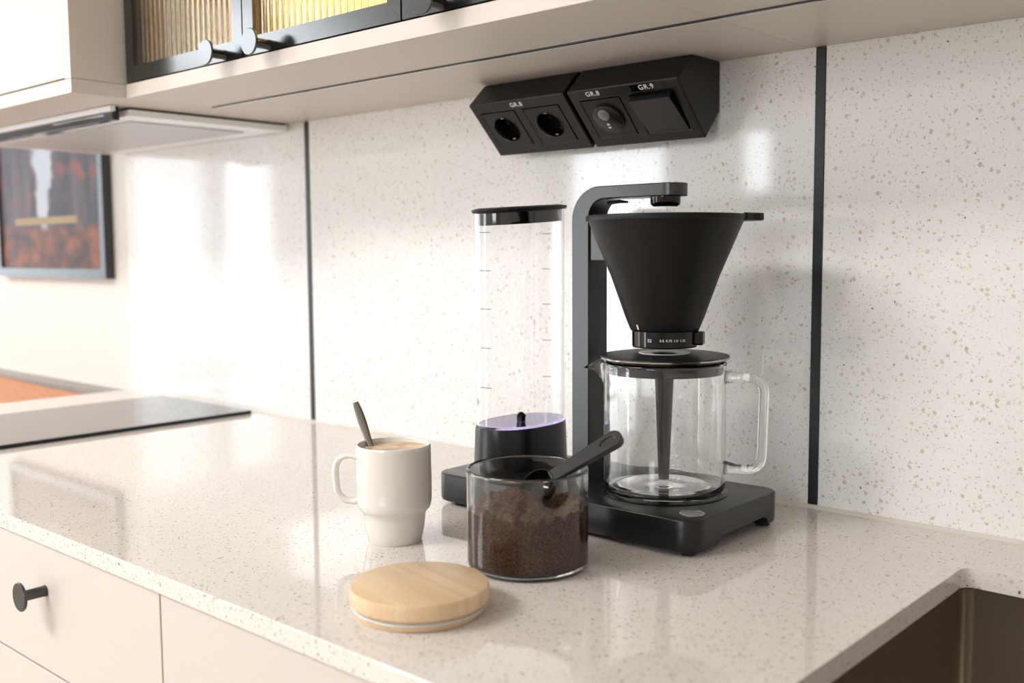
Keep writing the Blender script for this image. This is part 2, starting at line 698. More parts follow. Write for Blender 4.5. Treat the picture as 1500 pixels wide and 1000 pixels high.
def text(name, body, size, mat, matrix, parent, label=None, depth=.00012, align='CENTER', squeeze=1.0):
    cu = bpy.data.curves.new('lettering', 'FONT')
    cu.body = body
    cu.size = size
    cu.align_x = align
    cu.align_y = 'CENTER'
    cu.extrude = depth
    cu.resolution_u = 3
    cu.space_character = 1.1
    cu.space_line = .85
    to = bpy.data.objects.new('lettering', cu)
    COL.objects.link(to)
    bpy.context.view_layer.update()
    me = bpy.data.meshes.new_from_object(to.evaluated_get(bpy.context.evaluated_depsgraph_get()))
    bpy.data.objects.remove(to, do_unlink=True)
    me.name = name
    me.materials.clear()
    me.materials.append(M[mat])
    me.transform(Matrix.Diagonal((squeeze, 1, 1, 1)))
    me.transform(matrix)
    me.transform(Matrix.Translation(-org_of(parent)))
    o = bpy.data.objects.new(name, me)
    COL.objects.link(o)
    o.parent = parent
    ORG[o.name] = org_of(parent)
    if label:
        o['label'] = label
    return o


def frame_mat(origin, xdir, ydir):
    x = Vector(xdir).normalized()
    y = Vector(ydir).normalized()
    z = x.cross(y)
    return Matrix(((x.x, y.x, z.x, origin[0]), (x.y, y.y, z.y, origin[1]), (x.z, y.z, z.z, origin[2]), (0, 0, 0, 1)))


# ================================================================== ROOM SHELL
T = .012                                   # splashback panel thickness; the wall face lies behind it
struct('floor', box(XL - .1, XR + .1, YF - .1, .12, -.05, 0), 'floor_wood')
struct('ceiling', box(XL - .1, XR + .1, YF - .1, .12, ZC, ZC + .05), 'ceil')
struct('wall_back', box(XL - .1, XR + .1, T, T + .1, 0, ZC), 'paint')
struct('wall_right', box(XR, XR + .1, YF - .1, T, 0, ZC), 'paint')


def wall_with_holes(name, side, holes):
    bm = bmesh.new()
    if side == 'left':
        lo, hi = YF - .1, T
    else:
        lo, hi = XL, XR
    us = sorted({lo, hi, *[h[0] for h in holes], *[h[1] for h in holes]})
    for u0, u1 in zip(us, us[1:]):
        segs = [(0, ZC)]
        for h in holes:
            if h[0] <= u0 and u1 <= h[1]:
                segs = [(0, h[2]), (h[3], ZC)]
        for z0, z1 in segs:
            if side == 'left':
                add_box(bm, XL - .12, XL, u0, u1, z0, z1)
            else:
                add_box(bm, u0, u1, YF - .12, YF, z0, z1)
    struct(name, bm, 'paint')


wall_with_holes('wall_left', 'left', [w[1:5] for w in WINS_AND_FILL if w[0] == 'left'])
wall_with_holes('wall_front', 'front', [w[1:5] for w in WINS_AND_FILL if w[0] == 'front'])
for k, (wall, a0, a1, z0, z1, L) in enumerate(WINS_AND_FILL):
    bm = bmesh.new()
    t = .035
    for (p0, p1, q0, q1) in ((a0, a1, z0, z0 + t), (a0, a1, z1 - t, z1), (a0, a0 + t, z0, z1), (a1 - t, a1, z0, z1)):
        if wall == 'left':
            add_box(bm, XL - .055, XL + .01, p0, p1, q0, q1)
        else:
            add_box(bm, p0, p1, YF - .055, YF + .01, q0, q1)
    struct('window_or_fill_%d' % (k + 1), bm, 'white_plastic')
cl = thing('ceiling_fill', (-1.6, -2.1, ZC), 'flat white rectangular panel added at the ceiling as fill light, out of view', 'fill light')  # unseen panel added to carry the ceiling fill
obj('fill_panel', box(-2.22, -.98, -2.42, -1.78, ZC - .065, ZC), 'white_plastic', cl)

struct('baseboard_back', box(XL, -2.09, T - .012, T, 0, .07), 'cream')

# ================================================================== SPLASHBACK
ZU = Z0 + .5085                            # underside of the wall cabinets
splash = [(-2.03, -1.4185, 'glossy speckled white stone splashback panel behind the hob', 0),
          (-1.4065, -.5075, 'glossy speckled white stone splashback panel behind the coffee maker', 0),
          (-.4955, .60, 'glossy speckled white stone splashback panel behind the sink', 0)]
for x0, x1, lab, _ in splash:
    tag(obj('splashback_panel', box(x0, x1, 0, T - .0003, Z0 + .003, ZU), 'panel'), lab, 'splashback', 'stone splashback panels')
for x0, x1, lab in ((-1.4185, -1.4065, 'thin black upright joint strip between hob and coffee maker panels'),
                    (-.5075, -.4955, 'black upright joint strip right of the glass jug')):
    tag(obj('joint_strip', box(x0 + .0004, x1 - .0004, -.0012, T, Z0 + .004, ZU - .002, bev=.0005), 'joint'), lab, 'trim strip', 'black joint strips')
bm = prism([(-.0055, Z0), (0, Z0), (0, Z0 + .0035), (-.002, Z0 + .0022)], 'x', -2.06, .6)
tag(obj('sealant_bead', bm, 'silicone'), 'beige sealant bead along the joint of worktop and splashback', 'sealant')

# ================================================================== WORKTOP + SINK
YW = -.6084
SX0, SX1, SY0, SY1 = -.3005, .22, -.515, -.1145
wt = obj('worktop', box(-2.066, .60, YW, T - .001, Z0 - .0178, Z0, bev=.0012, seg=2), 'stone')
tag(wt, 'long speckled beige polished stone worktop with a sink cutout', 'worktop')
cut(wt, [prism(rrect(SX0, SX1, SY0, SY1, .010, 6), 'z', Z0 - .05, Z0 + .05),
         prism(rrect(-1.882, -1.5718, -.50, -.020, .002, 2), 'z', Z0 - .05, Z0 + .05)][:1])
# sink
sk = thing('kitchen_sink', ((SX0 + SX1) / 2, (SY0 + SY1) / 2, Z0 - .22), 'brushed steel undermount sink in the worktop at lower right', 'sink')
zt = Z0 - .0196
e = .0012
lay = [(rrect(SX0 - .02, SX1 + .02, SY0 - .02, SY1 + .02, .03, 8), zt),
       (rrect(SX0 - e, SX1 + e, SY0 - e, SY1 + e, .012, 8), zt),
       (rrect(SX0 - e, SX1 + e, SY0 - e, SY1 + e, .012, 8), zt - .17),
       (rrect(SX0 + .006, SX1 - .006, SY0 + .006, SY1 - .006, .012, 8), zt - .185),
       (rrect(SX0 + .02, SX1 - .02, SY0 + .02, SY1 - .02, .012, 8), zt - .19)]
bm = stack(lay, closed=False)
bm.verts.ensure_lookup_table()
n = len(lay[0][0])
bm.faces.new([bm.verts[4 * n + i] for i in range(n)])
o = obj('basin', bm, 'steel', sk, smooth=True, angle=60)
so = o.modifiers.new('thickness', 'SOLIDIFY')
so.thickness = .001
so.offset = 1
obj('drain', lathe([(0, 0), (.04, 0), (.042, .002), (.036, .003), (.03, .001), (0, .001)], -.04, -.31, zt - .1895, 40, cap=False), 'chrome', sk, smooth=True)

# ================================================================== HOB
hob = thing('induction_hob', (-1.727, -.26, Z0), 'flat black glass induction hob set on the worktop at left', 'hob')
obj('glass_plate', box(-1.882, -1.5712, -.58, -.0185, Z0 + .0050, Z0 + .0068, bev=.0004), 'glass_black', hob)
obj('edge_frame', box(-1.8825, -1.5706, -.5806, -.0180, Z0 + .0002, Z0 + .0060, bev=.0004), 'black_deep', hob)
for cy in ():
    obj('zone_mark', lathe([(.085, 0), (.085, .00015), (.087, .00015), (.087, 0)], -1.727, cy, Z0 + .0062, 64, cap=False), 'grey_dark', hob)

# ================================================================== BASE CABINETS
YD = -.6045


def knob(parent, x, y0, z, stem, name='knob'):
    """disc knob pointing to -y from a door face at y0"""
    bm = bmesh.new()
    bm2 = bmesh.new()
    prof = [(0, 0), (.0062, 0), (.0062, .0008), (.0058, .002), (.0058, stem - .004), (.0068, stem - .0035), (.015, stem - .003), (.0155, stem - .0022), (.0155, stem - .0006), (.0148, stem), (0, stem)]
    add_lathe(bm, prof, 0, 0, 0, 36, cap=False)
    bmesh.ops.rotate(bm, verts=bm.verts, cent=(0, 0, 0), matrix=Matrix.Rotation(PI / 2, 3, 'X'))
    bmesh.ops.translate(bm, verts=bm.verts, vec=(x, y0, z))
    bm2.free()
    return obj(name, bm, 'black_metal', parent, smooth=True, angle=40)


def drawer_unit(x0, x1, label, drawers, knobs=True, dy=0):
    t = thing('base_cabinet', ((x0 + x1) / 2, -.3, 0), label, 'cabinet', 'base cabinets')
    bm = bmesh.new()
    add_box(bm, x0 + .0005, x0 + .018, YD + .02, -.02, .1, Z0 - .0185)
    add_box(bm, x1 - .018, x1 - .0005, YD + .02, -.02, .1, Z0 - .0185)
    add_box(bm, x0 + .018, x1 - .018, YD + .02, -.02, .1, .118)
    add_box(bm, x0 + .018, x1 - .018, -.03, -.02, .118, Z0 - .0185)
    obj('body', bm, 'cream_dark', t)
    obj('plinth', box(x0, x1, YD + .05, YD + .066, 0, .1), 'cream_dark', t)
    for z0, z1 in drawers:
        f = obj('drawer', box(x0 + .0012, x1 - .0012, YD, YD + .019, Z0 + z0, Z0 + z1, bev=.0008), 'cream', t)
        if knobs:
            knob(f, x1 - .2402, YD, Z0 + min(z1 - .0505, z1), .0285)
    return t


DR = [(-.159, -.0195), (-.42, -.1615), (-.795, -.4225)]
drawer_unit(-1.3235, -.8484, 'cream drawer cabinet with round black knob below the worktop', DR)
drawer_unit(-2.03, -1.3235, 'cream drawer cabinet below the hob', DR)
drawer_unit(-.8484, -.36, 'plain cream cabinet front below the mug and the jar', [(-.795, -.0195)], knobs=False)
drawer_unit(-.36, .40, 'cream cabinet below the sink', [(-.795, -.0195)], knobs=False)
tag(obj('end_panel', box(-2.05, -2.031, YD, -.001, 0, Z0 - .018), 'cream'), 'cream end panel closing the row of base cabinets at the left', 'panel')

# ================================================================== WALL CABINETS
YC = -.3338
BT = .019                                  # bottom board
for x0, x1, lab in ((-2.06, -1.3842, 'cream bottom board under the tall cream hood cabinet'),
                    (-1.3832, -.5160, 'cream bottom board under the black glass doors'),
                    (-.5155, .60, 'cream bottom board above the sink, right of the board seam')):
    y0 = -.4121 if x1 < -1.38 else YC
    b = box(x0, x1, y0, -.0005, ZU, ZU + BT, bev=.0004)
    o = tag(obj('bottom_board', b, 'cream'), lab, 'shelf board', 'cream bottom boards of the wall cabinets')
    if x1 < -1.38:
        pass
    else:
        gx0, gx1 = max(x0, -1.375) if x0 < -1 else x0 - .01, x1 + .01
        cut(o, [box(gx0, gx1, -.2035, -.1905, ZU - .01, ZU + .0095)])

led = thing('led_profile', (-.6, -.197, ZU), 'slim black and frosted lighting channel let into the cabinet underside', 'light strip')
obj('channel', box(-1.374, .59, -.2033, -.1995, ZU - .0016, ZU + .009), 'black_metal', led)
obj('diffuser', box(-1.374, .59, -.1993, -.1907, ZU - .0002, ZU + .009), 'white_plastic', led)

# hood cabinet (cream, deeper)
hc = thing('hood_cabinet', (-1.72, -.2, ZU + BT), 'tall deep cream wall cabinet above the cooker hood at upper left', 'cabinet')
bm = bmesh.new()
zc1 = Z0 + 1.30
add_box(bm, -1.4025, -1.3842, -.4121, -.0005, ZU + BT + .0006, zc1)
add_box(bm, -2.06, -2.042, -.4121, -.0005, ZU + BT + .0008, zc1)
add_box(bm, -2.042, -1.4025, -.393, -.0005, zc1 - .018, zc1)
add_box(bm, -2.042, -1.4025, -.012, -.0005, ZU + BT + .0008, zc1 - .018)
obj('body', bm, 'cream', hc)
obj('door', box(-2.040, -1.4040, -.4118, -.3935, ZU + BT + .0025, zc1, bev=.0008), 'cream', hc)

# black framed cabinets with ribbed glass doors
def glass_door(parent, x0, x1, z0, z1, kx):
    f = .0215
    y0, y1 = YC - .001, YC + .018
    d = obj('door', bmesh.new(), 'black_metal', parent)
    bm = bmesh.new()
    g = .0009
    # four mitred members
    def member(pts):
        add_prism(bm, pts, 'y', y0, y1)
    m = .00015
    member([(x0 + g, z0), (x1 - g, z0), (x1 - f - m, z0 + f - m), (x0 + f + m, z0 + f - m)])
    member([(x0 + g, z1), (x0 + f + m, z1 - f + m), (x1 - f - m, z1 - f + m), (x1 - g, z1)])
    member([(x0 + g, z0 + m), (x0 + f, z0 + f), (x0 + f, z1 - f), (x0 + g, z1 - m)])
    member([(x1 - g, z0 + m), (x1 - g, z1 - m), (x1 - f, z1 - f), (x1 - f, z0 + f)])
    bmesh.ops.recalc_face_normals(bm, faces=bm.faces)
    bmesh.ops.translate(bm, verts=bm.verts, vec=-org_of(parent))
    bm.to_mesh(d.data)
    bm.free()
    # reeded pane
    bm = bmesh.new()
    px0, px1 = x0 + f - .002, x1 - f + .002
    rib = .0113
    nn = int((px1 - px0) / rib)
    sub_ = 10
    front, back = [], []
    for i in range(nn * sub_ + 1):
        x = px0 + (px1 - px0) * i / (nn * sub_)
        ph = (i % sub_) / sub_
        yy = y0 + .0075 - 0.0032 * math.sqrt(max(0, 1 - (2 * ph - 1) ** 2))
        front.append((x, yy))
        back.append((x, y0 + .0105))
    add_prism(bm, front + back[::-1], 'z', z0 + f - .002, z1 - f + .002)
    obj('glass_pane', bm, 'amber', d, label='amber ribbed glass pane')
    knob(d, kx, y0, z0 + .0065, .0285)
    return d


def glass_cabinet(x0, x1, doors, label, glow=0, gcol=(1, 1, 1), lin='lining'):
    t = thing('glass_cabinet', ((x0 + x1) / 2, -.17, ZU + BT), label, 'cabinet', 'black wall cabinets')
    bm = bmesh.new()
    zb, z1 = ZU + BT + .0005, Z0 + .93
    y0 = YC + .0185
    add_box(bm, x0 + .0003, x0 + .016, y0, -.001, zb, z1)
    add_box(bm, x1 - .016, x1 - .0003, y0, -.001, zb, z1)
    add_box(bm, x0 + .016, x1 - .016, y0, -.001, zb, zb + .012)
    add_box(bm, x0 + .016, x1 - .016, y0, -.001, z1 - .016, z1)
    add_box(bm, x0 + .016, x1 - .016, -.012, -.001, zb + .012, z1 - .016)
    obj('body', bm, 'black_metal', t)
    bm = bmesh.new()
    add_box(bm, x0 + .0165, x0 + .0185, y0 + .004, -.0125, zb + .0125, z1 - .0165)
    add_box(bm, x1 - .0185, x1 - .0165, y0 + .004, -.0125, zb + .0125, z1 - .0165)
    add_box(bm, x0 + .0185, x1 - .0185, -.0150, -.0125, zb + .0125, z1 - .0165)
    add_box(bm, x0 + .0185, x1 - .0185, y0 + .004, -.0150, zb + .0125, zb + .0145)
    obj('lining', bm, lin, t)
    if glow:
        o_ = area('added_cabinet_glow', ((x0 + x1) / 2, -.20, z1 - .02), (0, 0, -1), .2, .03, glow, gcol)  # added light that brightens the inside behind the ribbed glass
    for (a, b, kx) in doors:
        glass_door(t, a, b, ZU + BT + .0015, z1, kx)
    return t


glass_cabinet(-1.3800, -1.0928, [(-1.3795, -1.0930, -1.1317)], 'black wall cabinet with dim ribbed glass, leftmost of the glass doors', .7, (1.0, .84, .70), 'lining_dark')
glass_cabinet(-1.0924, -.8058, [(-1.0922, -.8060, -1.0266 - .012)], 'black wall cabinet with golden ribbed glass, in the middle', 3.0, (1.0, .72, .34))
glass_cabinet(-.8054, -.5158, [(-.8052, -.5160, -.7456)], 'black wall cabinet at the right whose lower corner and knob show')
glass_cabinet(-.5154, .30, [(-.5152, .2998, -.46)], 'black wall cabinet above the sink side of the worktop')

# cooker hood under the cream cabinet
hd = thing('cooker_hood', (-1.76, -.17, ZU), 'slim white built-in cooker hood with dark glass lip and grey filter', 'hood')
hx0, hx1 = -2.056, -1.4585
obj('housing', box(hx0, hx1, -.290, -.006, ZU - .0135, ZU - .0036, bev=.001), 'hood_white', hd)
obj('hood_gap_shade', box(hx0, hx1 - .006, -.286, -.006, ZU - .0036, ZU - .0004), 'black_metal', hd)  # black block paints the shade in the gap above the hood
obj('front_trim', box(hx0, hx1 + .002, -.3205, -.3125, ZU - .0085, ZU - .0004, bev=.0012), 'hood_white', hd)
obj('glass_lip', box(hx0, hx1 - .008, -.3125, -.3015, ZU - .0205, ZU - .0004, bev=.0008), 'lip_glass', hd)
obj('control_bar', box(-1.66, -1.49, -.3150, -.3127, ZU - .0125, ZU - .0105), 'chrome', hd)
fm = obj('grease_filter', box(-2.01, -1.512, -.262, -.055, ZU - .0155, ZU - .0138, bev=.0005), pbr('filter_mesh', (.56, .57, .57), .45, .3), hd)
obj('filter_latch', box(-1.78, -1.72, -.285, -.266, ZU - .0152, ZU - .0136, bev=.0004), 'chrome', hd)

# ================================================================== PICTURE + ORANGE TABLE
pc = thing('framed_picture', (-2.39, T, Z0 + .235), 'dark framed autumn forest picture on the painted wall at the left', 'picture')
pz0, pz1, px0, px1 = Z0 + .236, Z0 + .70, -2.672, -2.112
yb, yf = T - .0005, T - .022
bm = bmesh.new()
fw = .021
for a in ((px0, px1, pz0, pz0 + fw), (px0, px1, pz1 - fw, pz1), (px0, px0 + fw, pz0 + fw, pz1 - fw), (px1 - fw, px1, pz0 + fw, pz1 - fw)):
    add_box(bm, a[0], a[1], yf, yb, a[2], a[3])
obj('frame', bm, pbr('dark_frame', (.035, .037, .042), .25), pc)
obj('print', box(px0 + fw, px1 - fw, yf + .006, yf + .008, pz0 + fw, pz1 - fw), 'print', pc, label='autumn forest print with a misty gap between trunks')

tb = thing('side_table', (-2.6, -.36, 0), 'orange stained wooden table behind the far end of the worktop', 'table')
a = math.radians(3.2)
def rot_tb(p):
    x, y = p[0] + 2.72, p[1] + .004
    return (-2.72 + x * math.cos(a) + y * math.sin(a), -.004 - x * math.sin(a) + y * math.cos(a))
obj('tabletop', prism([(-3.4, -.014), (-2.72, -.014), (-2.11, -.046), (-2.10, -.06), (-2.10, -.60), (-2.12, -.62), (-3.4, -.62)], 'z', Z0 - .045, Z0 - .016), 'orange_wood', tb)
for (x, y) in ((-3.3, -.5), (-2.25, -.55), (-3.3, -.08), (-2.25, -.12)):
    obj('leg', box(x - .025, x + .025, y - .025, y + .025, 0, Z0 - .045), 'orange_wood', tb)
tag(obj('wall_gap_shade', box(-3.6, -2.075, -.012, T - .0005, Z0 - .05, Z0 - .004, bev=.002), pbr('gap_shade_grey', (.33, .30, .27), .6)), 'grey strip standing in for the shadow gap between painted wall and orange table', 'shade strip')  # grey strip stands in for the shadow gap behind the table

# ================================================================== SOCKET UNITS
A3, B3 = Vector((0, -.0302, Z0 + .4179)), Vector((0, -.0922, Z0 + .4790))
V3 = (B3 - A3).normalized()
N3 = Vector((1, 0, 0)).cross(V3)           # outward (towards -y, -z)
if N3.y > 0:
    N3 = -N3


def P3(u, v, w=0.):
    return Vector((u, A3.y, A3.z)) + V3 * v + N3 * w


SEC = [(-.0302, Z0 + .4179), (-.0922, Z0 + .4790), (-.0618, ZU - .0005), (-.0006, ZU - .0005), (-.0006, Z0 + .4503)]


def slab(bm, u0, u1, v0, v1, w0, w1):
    vs = [bm.verts.new(P3(u, v, w)) for w in (w0, w1) for (u, v) in ((u0, v0), (u1, v0), (u1, v1), (u0, v1))]
    for f in ((0, 1, 2, 3), (7, 6, 5, 4), (0, 4, 5, 1), (1, 5, 6, 2), (2, 6, 7, 3), (3, 7, 4, 0)):
        bm.faces.new([vs[i] for i in f])
    return bm


def disc3(bm, u, v, prof, seg=40):
    """lathe about N3 at (u,v); prof (r, w)"""
    rings = []
    for r, w in prof:
        if r < 1e-6:
            rings.append([bm.verts.new(P3(u, v, w))])
        else:
            rings.append([bm.verts.new(P3(u + r * math.cos(2 * PI * i / seg), v + r * math.sin(2 * PI * i / seg), w)) for i in range(seg)])
    for a_, b_ in zip(rings, rings[1:]):
        for i in range(seg):
            j = (i + 1) % seg
            if len(b_) == 1 and len(a_) == 1:
                continue
            if len(b_) == 1:
                bm.faces.new((a_[i], a_[j], b_[0]))
            elif len(a_) == 1:
                bm.faces.new((a_[0], b_[i], b_[j]))
            else:
                bm.faces.new((a_[i], a_[j], b_[j], b_[i]))
    return bm


def insert_plate(parent, uc, vc=.0430, s=.0280):
    """55 mm insert with a fine shadow gap around it"""
    bm = bmesh.new()
    slab(bm, uc - s, uc + s, vc - s, vc + s, -.004, .0006)
    return bm


def unit(x0, x1, label):
    t = thing('socket_unit', ((x0 + x1) / 2, -.04, Z0 + .418), label, 'socket', 'black corner socket units')
    h = obj('housing', prism(SEC, 'x', x0, x1), 'black_matte', t)
    return t, h


def recess(uc, vc=.043, s=.0286):
    bm = bmesh.new()
    slab(bm, uc - s, uc + s, vc - s, vc + s, -.0035, .01)
    return bm


Lb = frame_mat
def lab3(parent, s, u, v, size, w=.0002, mat='white_print', name='lettering', rot=0., squeeze=1.):
    xd = Vector((1, 0, 0)) * math.cos(rot) + V3 * math.sin(rot)
    yd = -Vector((1, 0, 0)) * math.sin(rot) + V3 * math.cos(rot)
    m = frame_mat(P3(u, v, w), xd, yd)
    text(name, s, size, mat, m, parent, squeeze=squeeze)


# left unit: two round sockets
t, h = unit(-.9454, -.7872, 'black corner unit with two round power sockets, labelled GR.8')
cut(h, [recess(-.9048), recess(-.8324)])
bevel_obj(h, .0022, 3, 40)
for uc in (-.9048, -.8324):
    bm = bmesh.new()
    slab(bm, uc - .028, uc + .028, .015, .071, -.0034, .0004)
    p = obj('socket_plate', bm, 'black_matte', t)
    cb = bmesh.new()
    disc3(cb, uc, .043, [(0, -.003), (.0195, -.003), (.0195, .01), (0, .01)], 48)
    cut(p, [cb])
    bm = bmesh.new()
    disc3(bm, uc, .043, [(.0205, .0008), (.0192, .0010), (.0185, .0002), (.0178, -.0160), (0, -.0160)], 48)
    # the well continues behind the plate inside the housing
    w = obj('socket_well', bm, 'black_gloss', p, smooth=True, angle=40)
    cb = bmesh.new()
    disc3(cb, uc, .043, [(0, -.0175), (.0203, -.0175), (.0203, .01), (0, .01)], 48)
    hm = [m_ for m_ in h.modifiers]
    for m_ in hm:
        h.modifiers.remove(m_)
    cut(h, [cb])
    cb = bmesh.new()
    disc3(cb, uc, .043, [(0, -.01), (.0203, -.01), (.0203, .01), (0, .01)], 48)
    cut(p, [cb])
    bm = bmesh.new()
    for s_ in (-1, 1):
        disc3(bm, uc + s_ * .0095, .043, [(0, -.0158), (.0026, -.0158), (.0026, -.0148), (.0020, -.0148), (.0020, -.0157), (0, -.0157)], 16)
    obj('pin_hole', bm, 'black_deep', p)
    for s_ in (-1, 1):
        bm = bmesh.new()
        slab(bm, uc - .0022, uc + .0022, .043 + s_ * .0175 - .0012, .043 + s_ * .0175 + .0012, -.013, -.0015)
        obj('earth_clip', bm, 'chrome', p)
bevel_obj(h, .0022, 3, 40)
lab3(t, 'GR.8', -.8672, .0795, .0092)

# right unit: timer button and rocker switch
t, h = unit(-.7818, -.6256, 'black corner unit with a round button and rocker switch, labelled GR.8 and GR.9')
cut(h, [recess(-.7406), recess(-.6686)])
bevel_obj(h, .0022, 3, 40)
bm = bmesh.new()
slab(bm, -.7406 - .028, -.7406 + .028, .015, .071, -.0034, .0004)
p = obj('button_plate', bm, 'black_matte', t)
bm = bmesh.new()
disc3(bm, -.7406, .043, [(.0208, .0002), (.0206, .0030), (.0195, .0042), (0, .0046)], 48)
rb = obj('round_button', bm, 'black_matte', p, smooth=True, angle=50)
bm = bmesh.new()
disc3(bm, -.7420, .0515, [(.0078, .0040), (.0078, .0054), (.0070, .0062), (0, .0064)], 32)
obj('indicator_lens', bm, pbr('smoky_lens', (.16, .15, .15), .12), rb, smooth=True, angle=50, label='smoky grey round lens')
lab3(rb, '\u25B7', -.7425, .0378, .0050, .0048, rot=PI / 2)
bm = bmesh.new()
for dv in (-.0030, -.0018, .0020):
    slab(bm, -.7448, -.7406, .0348 + dv - .0002, .0348 + dv + .0003, .0044, .0048)
obj('button_symbol', bm, 'white_print', rb)
bm = bmesh.new()
# rocker: upper edge stands out, lower edge in
w_top, w_bot = .0085, .0006
u0, u1 = -.6686 - .0278, -.6686 + .0278
vs = [bm.verts.new(P3(u, v, w)) for (u, v, w) in ((u0, .0152, -.0034), (u1, .0152, -.0034), (u1, .0708, -.0034), (u0, .0708, -.0034),
                                                (u0, .0152, w_bot), (u1, .0152, w_bot), (u1, .0690, w_top), (u0, .0690, w_top))]
for f in ((3, 2, 1, 0), (4, 5, 6, 7), (0, 1, 5, 4), (1, 2, 6, 5), (2, 3, 7, 6), (3, 0, 4, 7)):
    bm.faces.new([vs[i] for i in f])
bevel_obj(obj('rocker_switch', bm, 'black_matte', t), .0006, 2)
lab3(t, 'GR.8', -.7460, .0803, .0092)
bm = bmesh.new()
slab(bm, -.6915, -.6495, .0760, .0848, 0, .0003)
obj('label_tape', bm, 'black_gloss', t, label='glossy black label tape')
lab3(t, 'GR.9', -.6700, .0803, .0095, .0005)

# ================================================================== COFFEE MAKER
BX0, BX1, BY0, BY1, HB = -.8440, -.4960, -.2612, -.0842, .0365
JX, JY = -.5886, -.1703
cm = thing('coffee_maker', (-.67, -.1725, Z0), 'black filter coffee maker with clear water tank and cone filter holder', 'coffee maker')
rr = .0215
lay = []
for ins, z in ((.0035, .0045), (.0008, .0060), (0, .0085), (0, HB - .0012), (.0004, HB - .0004), (.0012, HB)):
    lay.append((rrect(BX0 + ins, BX1 - ins, BY0 + ins, BY1 - ins, rr - ins, 10), Z0 + z))
base = obj('base', stack(lay), 'base_paint', cm, smooth=True, angle=38)
arch = [(-.2170, Z0 - .01), (-.2140, Z0 + .0085), (-.2110, Z0 + .0125), (-.2060, Z0 + .0142), (-.1250, Z0 + .0150), (-.1200, Z0 + .0138), (-.1165, Z0 + .0100), (-.1140, Z0 - .01)]
cut(base, [prism(arch, 'x', -.520, -.47)])
for p_ in base.data.polygons:
    p_.use_smooth = True
base.data.set_sharp_from_angle(angle=math.radians(38))
for k in range(7):
    y = -.200 + k * .0112
    obj('vent_fin', box(-.5195, -.5120, y, y + .004, Z0 + .0062, Z0 + .0148), 'black_soft', base)
for (x, y) in ((-.815, -.245), (-.5125, -.2425), (-.815, -.100), (-.5105, -.1005)):
    obj('foot', lathe([(0, 0), (.0075, 0), (.008, .001), (.0075, .0046), (0, .0046)], x, y, Z0, 24, cap=False), 'rubber', base, smooth=True)
obj('hot_plate', lathe([(0, -.001), (.0668, -.001), (.0668, .0010), (.0655, .0018), (.0, .0018)], JX, JY, Z0 + HB, 72, cap=False), 'black_gloss', base, smooth=True)
bm = lathe([(.0112, -.0005), (.0112, .0004), (.0104, .0007), (0, .0007)], -.5150, -.2325, Z0 + HB, 40, cap=False)
pb = obj('power_button', bm, pbr('grey_button', (.20, .20, .20), .28, .6), base, smooth=True, label='grey metallic round button')
obj('button_ring', closed_lathe([(.0112, .0002), (.0120, .0002), (.0120, .0009), (.0112, .0009), (.0112, .0002)], -.5150, -.2325, Z0 + HB, 40), 'chrome', base, smooth=True)

# C-shaped stand: pillar + arm in one
PY0, PY1 = -.1870, -.1530
PXa, PXb = -.6985, -.6755
AZ0, AZ1 = .3449, .3582
ro, ri = .036, .020
AXE = JX + .0225
out = [(PXa, Z0 + HB - .001)]
for k in range(11):
    t_ = math.radians(180 - 90 * k / 10)
    out.append((PXa + ro + ro * math.cos(t_), Z0 + AZ1 - ro + ro * math.sin(t_)))
out += [(AXE, Z0 + AZ1), (AXE, Z0 + AZ0)]
for k in range(11):
    t_ = math.radians(90 + 90 * k / 10)
    out.append((PXb + ri + ri * math.cos(t_), Z0 + AZ0 - ri + ri * math.sin(t_)))
out += [(PXb, Z0 + HB - .001)]
st = obj('stand', prism(out, 'y', PY0, PY1), 'stand_paint', cm)
# rounded arm tip: cut the two vertical corners
cuts = []
for s_, yy in ((1, PY1), (-1, PY0)):
    r_ = .0150
    c_ = (AXE - r_, yy - s_ * r_)
    poly = [(AXE + .01, yy + s_ * .01), (AXE - r_, yy + s_ * .01)]
    for k in range(9):
        t_ = math.radians(90 - 90 * k / 8)
        poly.append((c_[0] + r_ * math.cos(t_), c_[1] + s_ * r_ * math.sin(t_)))
    poly.append((AXE + .01, c_[1]))
    cuts.append(prism(poly, 'z', Z0 + AZ0 - .01, Z0 + AZ1 + .01))
cut(st, cuts)
for p_ in st.data.polygons:
    p_.use_smooth = True
st.data.set_sharp_from_angle(angle=math.radians(35))
bevel_obj(st, .0009, 2, 50)
obj('spout', lathe([(0, .0), (.0120, .0), (.0150, .0022), (.0156, .0050), (.0156, .0105), (0, .0105)], JX, JY, Z0 + AZ0 - .0104, 40, cap=False), 'black_gloss', st, smooth=True)
bm = tube([(PXb + .014, -.170, Z0 + AZ0 - .004), (PXb + .03, -.171, Z0 + AZ0 - .0030), (PXb + .041, -.172, Z0 + AZ0 - .0040)], [.0022, .0018, .0010], 8)
obj('hose_clip', bm, 'black_matte', st)
obj('holder_bracket', box(PXb - .001, -.632, -.1845, -.157, Z0 + .2790, Z0 + .3180, bev=.001), 'stand_paint', st)

# filter holder cone
fh = obj('filter_holder', closed_lathe(
    [(.0000, .2060), (.0325, .2060), (.0350, .2072), (.0360, .2090), (.0380, .2140), (.0408, .2210), (.0560, .2640), (.0798, .3205),
     (.0818, .3205), (.0820, .3245), (.0812, .3258), (.0790, .3258), (.0775, .3225), (.0545, .2650), (.0390, .2210), (.0350, .2120), (0, .2100)],
    JX, JY, Z0, 96), 'black_soft', cm, smooth=True, angle=38)
